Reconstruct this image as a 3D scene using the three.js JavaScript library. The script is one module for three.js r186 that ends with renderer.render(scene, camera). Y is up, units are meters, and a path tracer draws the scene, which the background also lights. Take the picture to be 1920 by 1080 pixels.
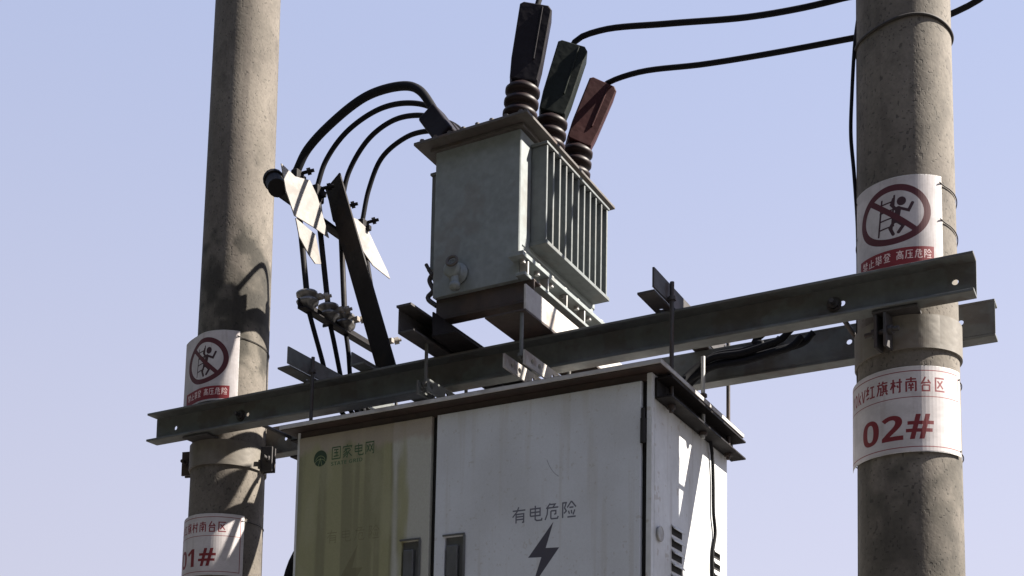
import * as THREE from 'three';
import { RoundedBoxGeometry } from 'three/addons/geometries/RoundedBoxGeometry.js';
import { mergeGeometries } from 'three/addons/utils/BufferGeometryUtils.js';

// ---------------------------------------------------------------- camera, sky, sun, exposure
const scene = new THREE.Scene();
const camera = new THREE.PerspectiveCamera(60.16, 1920 / 2617.2, 0.05, 900);
camera.fov = 2 * Math.atan(1308.6 / 2259.19) * 180 / Math.PI;
camera.position.set(3.1172, 1.5913, 3.3948);
camera.rotation.set(5.7062 * Math.PI / 180, 28.8023 * Math.PI / 180, 1.0639 * Math.PI / 180, 'YXZ');
camera.setViewOffset(1920, 2617.2, 0, 0, 1920, 1080);
camera.updateProjectionMatrix();

const SUN_EL = 42 * Math.PI / 180, SUN_AZ = [Math.cos(22 * Math.PI / 180), -Math.sin(22 * Math.PI / 180)];
const sunDir = new THREE.Vector3(SUN_AZ[0] * Math.cos(SUN_EL), Math.sin(SUN_EL), SUN_AZ[1] * Math.cos(SUN_EL)).normalize();
const EXPOSURE = 3.5;

const renderer = new THREE.WebGLRenderer({ antialias: true });
renderer.toneMapping = THREE.LinearToneMapping;
renderer.toneMappingExposure = EXPOSURE;
renderer.shadowMap.enabled = true;

{ // clear hazy sky: pale lavender near the horizon, bluer towards the zenith, a little brighter towards the sun
  const W = 256, H = 128, d = new Float32Array(W * H * 4);
  const lerp = (a, b, t) => a + (b - a) * t, sm = (t) => { t = Math.min(1, Math.max(0, t)); return t * t * (3 - 2 * t); };
  const hor = [0.68, 0.69, 0.85], mid = [0.455, 0.525, 0.77], zen = [0.17, 0.26, 0.55], below = [0.15, 0.145, 0.14];
  for (let j = 0; j < H; j++) for (let i = 0; i < W; i++) {
    const th = (j + 0.5) / H * Math.PI - Math.PI / 2;            // row 0 at the bottom
    const ph = (i + 0.5) / W * 2 * Math.PI - Math.PI;
    const dir = [Math.cos(ph) * Math.cos(th), Math.sin(th), Math.sin(ph) * Math.cos(th)];
    const e = th * 180 / Math.PI, c = dir[0] * sunDir.x + dir[1] * sunDir.y + dir[2] * sunDir.z;
    const k = 1 + 0.20 * Math.max(-0.6, c);
    for (let n = 0; n < 3; n++) {
      let v = e < 40 ? lerp(hor[n], mid[n], sm((e - 2) / 38)) : lerp(mid[n], zen[n], sm((e - 40) / 45));
      if (e < 0) v = below[n];
      d[(j * W + i) * 4 + n] = v * k / EXPOSURE;
    }
    d[(j * W + i) * 4 + 3] = 1;
  }
  const sky = new THREE.DataTexture(d, W, H, THREE.RGBAFormat, THREE.FloatType);
  sky.mapping = THREE.EquirectangularReflectionMapping; sky.magFilter = THREE.LinearFilter; sky.needsUpdate = true;
  scene.background = sky; scene.environment = sky;
}
const sun = new THREE.DirectionalLight(new THREE.Color(1, 0.93, 0.83), 5);
sun.position.copy(sunDir).multiplyScalar(20).add(new THREE.Vector3(1.3, 3, 0));
sun.target.position.set(1.3, 3, 0);
sun.castShadow = true; sun.shadow.mapSize.set(4096, 4096);
Object.assign(sun.shadow.camera, { left: -6, right: 6, top: 6, bottom: -6, near: 1, far: 50 });
scene.add(sun, sun.target);

// ---------------------------------------------------------------- helpers
let seed = 12345;
const rnd = () => { seed = (seed + 0x6d2b79f5) | 0; let t = Math.imul(seed ^ (seed >>> 15), 1 | seed); t = (t + Math.imul(t ^ (t >>> 7), 61 | t)) ^ t; return ((t ^ (t >>> 14)) >>> 0) / 4294967296; };
const V = (x, y, z) => new THREE.Vector3(x, y, z);
function hash(x, y, s) { let h = Math.imul(x, 374761393) + Math.imul(y, 668265263) + Math.imul(s, 1274126177); h = Math.imul(h ^ (h >>> 13), 1274126177); return ((h ^ (h >>> 16)) >>> 0) / 4294967296; }
function vnoise(x, y, px, py, s) {   // value noise that tiles after px, py cells
  const xi = Math.floor(x), yi = Math.floor(y), fx = x - xi, fy = y - yi, u = fx * fx * (3 - 2 * fx), v = fy * fy * (3 - 2 * fy);
  const w = (a, m) => ((a % m) + m) % m;
  const a = hash(w(xi, px), w(yi, py), s), b = hash(w(xi + 1, px), w(yi, py), s), c = hash(w(xi, px), w(yi + 1, py), s), d = hash(w(xi + 1, px), w(yi + 1, py), s);
  return a + (b - a) * u + (c - a) * v + (a - b - c + d) * u * v;
}
function fbm(u, v, fx, fy, oct, s) { let r = 0, a = 0.5, n = 0; for (let o = 0; o < oct; o++) { r += a * vnoise(u * fx, v * fy, fx, fy, s + o * 17); n += a; a *= 0.55; fx *= 2; fy *= 2; } return r / n; }
const toS = (c) => Math.round(255 * Math.min(1, Math.max(0, c <= 0.0031308 ? c * 12.92 : 1.055 * Math.pow(c, 1 / 2.4) - 0.055)));
function tex(w, h, fn, srgb = true) {   // fn(u, v) -> linear rgb or a grey
  const d = new Uint8Array(w * h * 4);
  for (let j = 0; j < h; j++) for (let i = 0; i < w; i++) {
    const c = fn((i + 0.5) / w, (j + 0.5) / h), o = (j * w + i) * 4;
    if (Array.isArray(c)) for (let n = 0; n < 3; n++) d[o + n] = srgb ? toS(c[n]) : Math.round(255 * Math.min(1, Math.max(0, c[n])));
    else d[o] = d[o + 1] = d[o + 2] = srgb ? toS(c) : Math.round(255 * Math.min(1, Math.max(0, c)));
    d[o + 3] = 255;
  }
  const t = new THREE.DataTexture(d, w, h); t.wrapS = t.wrapT = THREE.RepeatWrapping; t.magFilter = THREE.LinearFilter; t.minFilter = THREE.LinearMipmapLinearFilter; t.generateMipmaps = true;
  if (srgb) t.colorSpace = THREE.SRGBColorSpace; t.needsUpdate = true; return t;
}
const clamp = (t) => Math.min(1, Math.max(0, t)), ss = (a, b, t) => { t = clamp((t - a) / (b - a)); return t * t * (3 - 2 * t); };
const mix3 = (a, b, t) => [a[0] + (b[0] - a[0]) * t, a[1] + (b[1] - a[1]) * t, a[2] + (b[2] - a[2]) * t];
const rep = (t, r) => { const c = t.clone(); c.repeat.set(r, r); c.needsUpdate = true; return c; };

// uv in metres from the dominant side of each triangle
function uvm(g) {
  g = g.index ? g.toNonIndexed() : g;
  if (!g.attributes.normal) g.computeVertexNormals();
  const p = g.attributes.position, uv = new Float32Array(p.count * 2), a = V(), b = V(), c = V();
  for (let i = 0; i < p.count; i += 3) {
    a.fromBufferAttribute(p, i); b.fromBufferAttribute(p, i + 1); c.fromBufferAttribute(p, i + 2);
    const n = b.clone().sub(a).cross(c.clone().sub(a)), x = Math.abs(n.x), y = Math.abs(n.y), z = Math.abs(n.z);
    [a, b, c].forEach((q, k) => { const [s, t] = y >= x && y >= z ? [q.x, q.z] : x >= z ? [q.z, q.y] : [q.x, q.y]; uv[(i + k) * 2] = s; uv[(i + k) * 2 + 1] = t; });
  }
  g.setAttribute('uv', new THREE.BufferAttribute(uv, 2)); return g;
}
const merge = (list) => { const l = list.flat(9).map((g) => { const q = g.index ? g.toNonIndexed() : g; for (const k of Object.keys(q.attributes)) if (!['position', 'normal', 'uv', 'color'].includes(k)) q.deleteAttribute(k); return q; }); return l.length === 1 ? l[0] : mergeGeometries(l); };
const box = (x0, x1, y0, y1, z0, z1, r = 0.0015) => {
  const w = x1 - x0, h = y1 - y0, d = z1 - z0;
  return uvm((r ? new RoundedBoxGeometry(w, h, d, 1, Math.min(r, w / 2.2, h / 2.2, d / 2.2)) : new THREE.BoxGeometry(w, h, d)).translate((x0 + x1) / 2, (y0 + y1) / 2, (z0 + z1) / 2));
};
function along(g, a, b) {   // a geometry made along +y from 0, set from a towards b
  const dir = b.clone().sub(a); return g.applyQuaternion(new THREE.Quaternion().setFromUnitVectors(V(0, 1, 0), dir.clone().normalize())).translate(a.x, a.y, a.z);
}
const rod = (a, b, r, seg = 10, r2 = r) => { const l = a.distanceTo(b); return along(new THREE.CylinderGeometry(r2, r, l, seg).translate(0, l / 2, 0), a, b); };
const tube = (pts, r, seg = 48, rs = 10) => new THREE.TubeGeometry(new THREE.CatmullRomCurve3(pts.map((p) => (Array.isArray(p) ? V(...p) : p)), false, 'centripetal'), seg, r, rs, false);
const lathe = (pts, seg = 28) => new THREE.LatheGeometry(pts.map(([r, y]) => new THREE.Vector2(r, y)), seg);
const hexNut = (p, dir, r, h) => along(new THREE.CylinderGeometry(r, r, h, 6).translate(0, h / 2, 0), p, p.clone().add(dir));
const extr = (pts, depth, holes = [], bevel = 0) => {
  const s = new THREE.Shape(pts.map(([x, y]) => new THREE.Vector2(x, y)));
  for (const [hx, hy, hr, hl = 0] of holes) { const h = new THREE.Path(); if (hl) { h.absarc(hx - hl, hy, hr, Math.PI / 2, Math.PI * 1.5, false); h.absarc(hx + hl, hy, hr, -Math.PI / 2, Math.PI / 2, false); h.closePath(); } else h.absarc(hx, hy, hr, 0, Math.PI * 2, true); s.holes.push(h); }
  return new THREE.ExtrudeGeometry(s, { depth, curveSegments: 10, bevelEnabled: bevel > 0, bevelSize: bevel, bevelThickness: bevel, bevelSegments: 1 });
};
const counts = {};
const numbered = (n) => { counts[n] = (counts[n] ?? -1) + 1; return counts[n] ? n + '_' + String(counts[n]).padStart(3, '0') : n; };
function tag(o, label, category, group) { Object.assign(o.userData, { label, category }); if (group) o.userData.group = group; return o; }
function thing(name, label, category, pos = [0, 0, 0], group) {
  const g = new THREE.Group(); g.name = numbered(name); g.position.set(...pos); scene.add(g); return tag(g, label, category, group);
}
function part(name, geos, mat, parent) {
  let g = merge(Array.isArray(geos) ? geos : [geos]);
  // geometries are made in world coordinates; bring them under the parent's base
  let o = V(0, 0, 0); for (let p = parent; p && p !== scene; p = p.parent) o.add(p.position);
  if (o.lengthSq()) g = g.clone().translate(-o.x, -o.y, -o.z);
  const m = new THREE.Mesh(g, mat); m.name = parent === scene ? numbered(name) : name; m.castShadow = m.receiveShadow = true; parent.add(m); return m;
}

// ---------------------------------------------------------------- materials
const M = {};
{
  const tConc = tex(1024, 1024, (u, v) => {      // 1 tile = 1 m of cast concrete
    const big = fbm(u, v, 4, 3, 4, 3), mid = fbm(u, v, 18, 14, 3, 9), fine = fbm(u, v, 120, 120, 3, 21), streak = fbm(u, v, 26, 2, 3, 33), pore = vnoise(u * 150, v * 150, 150, 150, 71);
    let c = mix3([0.143, 0.125, 0.105], [0.112, 0.097, 0.082], ss(0.3, 0.7, big));
    c = mix3(c, [0.08, 0.067, 0.058], 0.45 * ss(0.56, 0.78, streak));
    c = mix3(c, [0.075, 0.065, 0.055], 0.4 * ss(0.58, 0.75, mid));
    c = c.map((q) => q * (0.80 + 0.42 * fine));
    if (pore > 0.86) c = c.map((q) => q * 0.55);
    return c;
  });
  const bConc = tex(1024, 1024, (u, v) => 0.5 + 0.5 * (fbm(u, v, 120, 120, 3, 21) - 0.5) + 0.4 * (fbm(u, v, 18, 14, 3, 9) - 0.5) - (vnoise(u * 150, v * 150, 150, 150, 71) > 0.86 ? 0.35 : 0), false);
  M.concrete = new THREE.MeshStandardMaterial({ map: tConc, vertexColors: true, bumpMap: bConc, bumpScale: 0.0010, roughness: 0.92 });
  const steel = (base, dark, rust, rustAmt, s) => tex(512, 512, (u, v) => {
    const n = fbm(u, v, 6, 6, 4, s), f = fbm(u, v, 60, 60, 3, s + 5), r = fbm(u, v, 9, 9, 5, s + 50), st = fbm(u, v, 40, 3, 3, s + 90);
    let c = mix3(base, dark, 0.7 * ss(0.35, 0.7, n)); c = c.map((q) => q * (0.82 + 0.36 * f));
    c = mix3(c, dark, 0.4 * ss(0.55, 0.75, st));
    return mix3(c, rust, rustAmt * ss(0.58, 0.68, r));
  });
  const rough = tex(512, 512, (u, v) => 0.5 + 0.42 * fbm(u, v, 12, 12, 4, 404), false);
  const bump = tex(512, 512, (u, v) => 0.5 * fbm(u, v, 10, 10, 4, 505) + 0.5 * fbm(u, v, 70, 70, 2, 506), false);
  const std = (map, extra = {}) => new THREE.MeshPhysicalMaterial({ map, roughnessMap: rough, bumpMap: bump, bumpScale: 0.0012, roughness: 0.95, ...extra });
  M.beam = std(steel([0.116, 0.122, 0.119], [0.095, 0.099, 0.096], [0.06, 0.036, 0.024], 0.35, 100), { metalness: 0.25 });
  M.darkSteel = std(steel([0.05, 0.046, 0.047], [0.03, 0.027, 0.027], [0.06, 0.034, 0.022], 0.5, 200), { metalness: 0.2 });
  M.galv = std(steel([0.40, 0.40, 0.39], [0.26, 0.26, 0.25], [0.16, 0.10, 0.06], 0.35, 300), { metalness: 0.35 });
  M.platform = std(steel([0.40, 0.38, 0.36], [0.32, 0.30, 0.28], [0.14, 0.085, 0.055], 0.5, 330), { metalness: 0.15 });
  M.tank = std(steel([0.185, 0.205, 0.205], [0.168, 0.186, 0.185], [0.12, 0.09, 0.07], 0.25, 400), { bumpScale: 0.0008 });
  M.fin = std(steel([0.115, 0.127, 0.128], [0.09, 0.10, 0.10], [0.12, 0.09, 0.07], 0.2, 420));
  M.lid = std(steel([0.078, 0.07, 0.064], [0.05, 0.041, 0.036], [0.075, 0.045, 0.03], 0.6, 440));
  M.band = std(steel([0.15, 0.135, 0.115], [0.11, 0.097, 0.082], [0.10, 0.07, 0.05], 0.4, 350), { metalness: 0.1 });
  M.porcelain = new THREE.MeshPhysicalMaterial({ color: new THREE.Color(0.011, 0.004, 0.004), roughness: 0.5, specularIntensity: 0.5 });
  const rubber = (r, g, b) => std(tex(256, 256, (u, v) => { const f = fbm(u, v, 20, 20, 4, 77), d = ss(0.55, 0.75, fbm(u, v, 5, 5, 4, 78)); return mix3([r, g, b], [r * 1.5 + 0.01, g * 1.5 + 0.01, b * 1.5 + 0.01], 0.6 * d).map((q) => q * (0.8 + 0.4 * f)); }), { roughness: 0.85, specularIntensity: 0.3 });
  M.capBlack = rubber(0.008, 0.006, 0.009); M.capGreen = rubber(0.008, 0.011, 0.009); M.capRed = rubber(0.034, 0.008, 0.008);
  M.cable = new THREE.MeshPhysicalMaterial({ color: new THREE.Color(0.005, 0.005, 0.007), roughness: 0.8, specularIntensity: 0.4 });
  M.wire = new THREE.MeshStandardMaterial({ color: new THREE.Color(0.03, 0.026, 0.024), roughness: 0.7, metalness: 0.3 });
  M.copper = std(steel([0.3, 0.27, 0.24], [0.18, 0.16, 0.14], [0.1, 0.07, 0.05], 0.4, 610), { metalness: 0.6 });
  M.shield = std(steel([0.25, 0.235, 0.225], [0.20, 0.187, 0.175], [0.13, 0.115, 0.10], 0.5, 520));
  M.ceramic = new THREE.MeshPhysicalMaterial({ color: new THREE.Color(0.10, 0.094, 0.09), roughness: 0.3, clearcoat: 0.6 });
  M.switchDark = std(steel([0.011, 0.009, 0.010], [0.007, 0.006, 0.007], [0.022, 0.014, 0.010], 0.4, 540), { specularIntensity: 0.35 });
  M.cabinet = std(tex(1024, 1024, (u, v) => {    // 1 tile = 1 m of chalky white enamel with dirt
    const a = fbm(u, v, 5, 4, 4, 801), st = fbm(u, v, 34, 2, 4, 811), f = fbm(u, v, 90, 90, 2, 821), sp = fbm(u, v, 40, 40, 3, 831);
    let c = mix3([0.53, 0.54, 0.545], [0.46, 0.465, 0.465], ss(0.35, 0.7, a));
    c = mix3(c, [0.33, 0.31, 0.285], 0.45 * ss(0.58, 0.8, st)); c = mix3(c, [0.33, 0.29, 0.25], 0.6 * ss(0.72, 0.8, sp));
    return c.map((q) => q * (0.94 + 0.12 * f));
  }), { bumpScale: 0.0006, roughness: 0.75 });
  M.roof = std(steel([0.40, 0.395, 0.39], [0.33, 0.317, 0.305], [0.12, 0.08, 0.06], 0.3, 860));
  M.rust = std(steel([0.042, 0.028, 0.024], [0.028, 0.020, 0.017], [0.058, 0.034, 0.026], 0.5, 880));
  M.gasket = new THREE.MeshStandardMaterial({ color: new THREE.Color(0.012, 0.011, 0.011), roughness: 0.9 });
  M.handle = std(steel([0.085, 0.088, 0.09], [0.06, 0.06, 0.062], [0.04, 0.035, 0.03], 0.3, 900), { roughness: 0.7 });
  M.signBack = std(steel([0.55, 0.53, 0.52], [0.45, 0.43, 0.42], [0.3, 0.25, 0.2], 0.3, 920));
  const tGround = tex(1024, 1024, (u, v) => {
    const a = fbm(u, v, 5, 5, 5, 951), f = fbm(u, v, 140, 140, 3, 952), p = fbm(u, v, 30, 30, 4, 953);
    let c = mix3([0.105, 0.10, 0.094], [0.078, 0.074, 0.070], ss(0.3, 0.7, a)); c = mix3(c, [0.145, 0.138, 0.128], 0.5 * ss(0.6, 0.8, p)); return c.map((q) => q * (0.7 + 0.6 * f));
  });
  M.ground = new THREE.MeshStandardMaterial({ map: rep(tGround, 0.25), roughness: 1 });
}

// ---------------------------------------------------------------- lettering: stroke characters on a 10 x 10 field
const GLYPH = {
  有: '1,2.5 9,2.5|4.8,.5 3.8,3 1,6|3.2,9.5 3.2,4.5 8,4.5 8,9.2 7,9.3|3.2,6 8,6|3.2,7.5 8,7.5',
  电: '2,6.5 2,2.5 8,2.5 8,6.5 2,6.5|2,4.5 8,4.5|5,.8 5,8.5 6,9.2 9,9.2 9.2,8',
  危: '4,.5 2,3|4,1.2 7,1.2 5.8,2.8|1.5,3 9,3|2.5,3 2.2,6.5 1,9.5|4.5,4.8 7.5,4.8 7.5,6.6 6.5,6.8|4.5,4.8 4.5,8.7 5,9.2 8.6,9.2 9,8',
  险: '1.5,9.5 1.5,1.2 3.6,1.2 2.6,4 3.7,5.8 2.3,7|6.7,.6 4.2,4|6.7,.6 9.5,4|5.5,4 8,4|5,5.8 5.6,7.6|6.7,5.5 7,7.5|8.8,5.5 7.8,8.2|4.4,9.2 9.4,9.2',
  禁: '1,2 4.6,2|2.8,.5 2.8,5|2.8,2.2 1,4.6|2.9,2.4 4.4,4|5.4,2 9.2,2|7.3,.5 7.3,5|7.2,2.2 5.4,4.6|7.4,2.4 9.2,4.6|2.8,5.7 7.2,5.7|1,7 9,7|5,7 5,9.6 4.2,9.3|3.3,7.8 2,9.2|6.8,7.8 8.2,9.2',
  止: '5,1 5,9|5,4.5 8.5,4.5|2.5,4 2.5,9|1,9 9.4,9',
  攀: '1,1.8 3.4,1.8|2.2,.4 2.2,4.4|6.6,1.8 9,1.8|7.8,.4 7.8,4.4|4,.8 6,2.2|6,.8 4,2.2|4,2.5 6,3.9|6,2.5 4,3.9|1,5 9,5|3.6,4.6 1.2,6.8|6.2,4.8 9,6.8|2.6,6.8 7.4,6.8|1,8.2 9,8.2|5,5.8 5,9.7 4.1,9.4',
  登: '2,1.2 4.4,1.2 1,4.4|2.2,2.2 3.2,3.2|5.4,.6 9,4.4|8,.8 6.4,2|9,2 7.4,3|3.2,4 6.8,4|3,5.2 7,5.2 7,7 3,7 3,5.2|3.6,7.6 4,8.8|6.4,7.6 6,8.8|1.4,9.3 8.8,9.3',
  高: '5,.3 5,1.6|1,1.8 9,1.8|3.2,2.8 6.8,2.8 6.8,4.3 3.2,4.3 3.2,2.8|1.8,9.6 1.8,5.4 8.2,5.4 8.2,9.2 7.4,9.4|3.6,6.6 6.4,6.6 6.4,8.4 3.6,8.4 3.6,6.6',
  压: '9,1.2 1.8,1.2 1.7,6 .8,9.4|3.4,4.6 8.6,4.6|6,2.6 6,8.8|7.2,6 8,7.2|2.8,9 9.2,9',
  国: '1.4,1 8.6,1 8.6,9.3 1.4,9.3 1.4,1|3,2.8 7,2.8|3.2,4.9 6.8,4.9|2.8,7.4 7.2,7.4|5,2.8 5,7.4|6,5.8 6.6,6.6',
  家: '5,.3 5,1.4|1.2,3 1.4,1.7 8.8,1.7 8.4,3|2.6,3.4 7.4,3.4|5,3.4 1.6,5.6|4,4.6 5.4,7 5,9.4 4,9|4.6,5.6 1.4,7.6|5,6.8 1.4,9.2|8,4.4 5.4,5.8|5.6,5.8 9,9',
  网: '1.6,9.5 1.6,1.2 8.4,1.2 8.4,9 7.4,9.3|2.6,3 4.8,7.6|4.8,2.6 2.6,8|5.4,3 7.6,7.6|7.6,2.6 5.4,8',
  红: '3,.6 1.2,3 3,3 1,5.8 3.6,5.4|3.6,3 2,5|1,8.6 4,7.8|5,2 9,2|7,2 7,8.6|4.6,8.6 9.4,8.6',
  旗: '2.6,.5 3,1.6|.8,2.4 4.6,2.4|2.2,2.6 2,6 .8,9|2.2,4.6 4.2,4.6 3.9,8.8 3,9|6,.5 4.8,3|5.6,1.8 9.4,1.8|5,3.6 9.4,3.6|6,2.8 6,7|8.2,2.8 8.2,7|6,4.8 8.2,4.8|6,5.9 8.2,5.9|4.8,7.1 9.6,7.1|6.2,7.8 5,9.4|8,7.8 9.3,9.4',
  村: '1,3 4.8,3|3,.8 3,9.5|3,3.2 1,7|3.1,3.6 4.6,5.6|5.2,3 9.4,3|7.8,.8 7.8,9 6.8,9.3|5.8,4.8 6.6,6.4',
  南: '1.4,1.8 8.6,1.8|5,.5 5,3.4|1.6,9.5 1.6,3.4 8.4,3.4 8.4,9 7.6,9.3|3.8,4.2 4.2,5.2|6.2,4.2 5.8,5.2|3,5.6 7,5.6|3,7.2 7,7.2|5,5.6 5,9.2',
  台: '4.6,.6 2,4.6 7.8,4|6.4,2.4 8.4,4.8|2.4,5.8 7.6,5.8 7.6,9.3 2.4,9.3 2.4,5.8',
  区: '9,1.2 1.6,1.2 1.6,9.2 9.2,9.2|7.4,2.6 3,7.6|3.2,3 7.8,7.6',
};
function write(c, text, x, y, size, w, step = size * 1.05, tall = 1) {
  c.lineCap = 'butt'; c.lineJoin = 'miter'; c.lineWidth = w;
  for (const ch of text) {
    if (GLYPH[ch]) for (const s of GLYPH[ch].split('|')) {
      c.beginPath(); s.split(' ').forEach((p, i) => { const [a, b] = p.split(',').map(Number); const X = x + a * size / 10, Y = y + b * size * tall / 10; i ? c.lineTo(X, Y) : c.moveTo(X, Y); }); c.stroke();
    } else if (ch !== ' ') { c.save(); c.font = 'bold ' + Math.round(size * 1.1) + 'px sans-serif'; c.textBaseline = 'alphabetic'; c.translate(x, y + size * tall * 0.95); c.scale(0.82, tall); c.fillText(ch, 0, 0); c.restore(); x += size * 0.56 - step; }
    x += ch === ' ' ? step * 0.45 : step;
  }
}
function painted(w, h, base, draw, wear) {
  const cv = document.createElement('canvas'); cv.width = w; cv.height = h; const c = cv.getContext('2d');
  const im = c.createImageData(w, h);
  for (let j = 0; j < h; j++) for (let i = 0; i < w; i++) { const q = base(i / w, j / h), o = (j * w + i) * 4; im.data[o] = toS(q[0]); im.data[o + 1] = toS(q[1]); im.data[o + 2] = toS(q[2]); im.data[o + 3] = 255; }
  c.putImageData(im, 0, 0); draw(c, w, h);
  if (wear) { const d = c.getImageData(0, 0, w, h); for (let j = 0; j < h; j++) for (let i = 0; i < w; i++) { const k = wear(i / w, j / h), o = (j * w + i) * 4; for (let n = 0; n < 3; n++) d.data[o + n] = Math.min(255, d.data[o + n] * k); } c.putImageData(d, 0, 0); }
  const t = new THREE.CanvasTexture(cv); t.colorSpace = THREE.SRGBColorSpace; t.anisotropy = 8; return new THREE.MeshStandardMaterial({ map: t, roughness: 0.7 });
}

// ---------------------------------------------------------------- the ground
{
  const g = part('ground', uvm(new THREE.CircleGeometry(400, 64).rotateX(-Math.PI / 2)), M.ground, scene); g.userData.kind = 'structure';
}

// ---------------------------------------------------------------- poles
const YT = 3.086, YB = 2.977, R0 = 0.135;             // beam top, beam bottom, pole radius at the beam
const poleR = (y) => R0 - (y - YT) / 150;
const POLE_TOP = 9.2;
const white = (g) => { g.setAttribute('color', new THREE.BufferAttribute(new Float32Array(g.attributes.position.count * 3).fill(0.9), 3)); return g; };
function pole(x, label, turn, darkBands) {
  const t = thing('concrete_pole', label, 'utility pole', [x, 0, 0], 'poles carrying the transformer platform');
  const pts = [[poleR(-0.3), -0.3]]; for (let y = 0.2; y < 2.2; y += 0.25) pts.push([poleR(y), y]); for (let y = 2.2; y < 5.2; y += 0.014) pts.push([poleR(y), y]); for (let y = 5.2; y <= POLE_TOP + 0.001; y += 0.25) pts.push([poleR(y), y]); pts.push([0.06, POLE_TOP + 0.01], [0.0001, POLE_TOP + 0.012]);
  const g = lathe(pts, 96).toNonIndexed(), uv = g.attributes.uv, p = g.attributes.position, col = new Float32Array(p.count * 3);
  for (let i = 0; i < uv.count; i++) {
    const u = uv.getX(i), y = p.getY(i), a = Math.atan2(p.getX(i), p.getZ(i)) / (2 * Math.PI) + 0.5;   // ragged damp and algae blotches, plus a dark band per pole
    const n = fbm(a, y / 6, 5, 30, 4, turn * 100 | 0), m = fbm(a, y / 6, 14, 90, 3, 50 + turn * 100 | 0);
    let k = 1 - 0.14 * ss(0.5, 0.7, n) - 0.10 * ss(0.55, 0.7, m);
    for (const [ya, yb, amt] of darkBands) k *= 1 - amt * ss(0.0, 0.16, Math.min(y - ya, yb - y) + 0.5 * (n - 0.5) + 0.45 * (m - 0.5)) * (0.45 + 0.55 * ss(0.38, 0.6, m));
    col[i * 3] = k; col[i * 3 + 1] = k * (1 + 0.03 * (1 - k)); col[i * 3 + 2] = k * (1 - 0.05 * (1 - k));
    uv.setXY(i, u + turn, y);
  }
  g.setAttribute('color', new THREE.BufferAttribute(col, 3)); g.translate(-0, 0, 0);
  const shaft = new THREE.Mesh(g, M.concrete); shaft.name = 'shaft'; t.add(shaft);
  // raised casting seam on both sides
  const seam = (a) => rod(V(x + Math.sin(a) * poleR(0) * 0.997, 0, Math.cos(a) * poleR(0) * 0.997), V(x + Math.sin(a) * poleR(POLE_TOP) * 0.997, POLE_TOP, Math.cos(a) * poleR(POLE_TOP) * 0.997), 0.0022, 6);
  part('casting_seam', white(uvm(merge([seam(turn * 6 + 0.4), seam(turn * 6 + 0.4 + Math.PI)]))), M.concrete, t);
}
pole(0, 'round concrete pole beside the switch rack, damp stain and painted shade halfway up', 0.31, [[3.16, 3.84, 0.68]]);  // dark band mixes damp stain with a cast shadow painted into the colour
pole(2.5, 'round concrete pole beside the louvred cabinet side', 0.77, [[1.5, 2.62, 0.4]]);  // lower shaft toned darker

// ---------------------------------------------------------------- the two long channel beams between the poles
function beam(zWeb, dir, label, x0, x1, holesAt, boltsAt) {
  const t = thing('channel_beam', label, 'steel beam', [(x0 + x1) / 2, YB, zWeb]);
  const H = YT - YB, th = 0.006, W = 0.057, ft = 0.0085;
  const zs = dir > 0 ? zWeb : zWeb - th, cy = YB + H / 2;
  const web = extr([[x0, YB + ft], [x1, YB + ft], [x1, YT - ft], [x0, YT - ft]], th, holesAt.map((x) => [x, cy, 0.0085])).translate(0, 0, zs);
  part('web', uvm(web), M.beam, t);
  const za = dir > 0 ? zWeb : zWeb - W, zb = dir > 0 ? zWeb + W : zWeb;
  part('flange', box(x0, x1, YT - ft, YT, za, zb, 0.002), M.beam, t);
  part('flange', box(x0, x1, YB, YB + ft, za, zb, 0.002), M.beam, t);
  for (const x of boltsAt) { const s = dir > 0 ? zWeb + th : zWeb - th; part('bolt', uvm(merge([hexNut(V(x, cy, s), V(0, 0, dir), 0.015, 0.012), rod(V(x, cy, s), V(x, cy, s + dir * 0.034), 0.007), along(new THREE.CylinderGeometry(0.021, 0.021, 0.003, 16).translate(0, 0.0015, 0), V(x, cy, s), V(x, cy, s + dir))])), M.darkSteel, t); }
}
beam(R0 + 0.002, 1, 'dark grey channel beam across both poles on their signed face, flanges outward', -0.236, 2.703, [-0.139, 0.212, 2.65, 2.352], [0.183, 2.33]);
beam(-R0 - 0.002, -1, 'dark grey channel beam across both poles behind the one crossing the signs', -0.236, 2.715, [-0.14, 0.16, 2.306, 2.622], [0.21, 2.36]);

// tie bolts that hold the two beams against the poles
for (const [x, who] of [[0.183, 'switch rack'], [2.33, 'louvred cabinet']]) {
  const t = thing('tie_bolt', 'long threaded tie bolt between the beams at the ' + who + ' end', 'bolt', [x, 3.03, 0]);
  part('shank', uvm(rod(V(x, 3.0315, -R0), V(x, 3.0315, R0), 0.007)), M.darkSteel, t);
}

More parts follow.
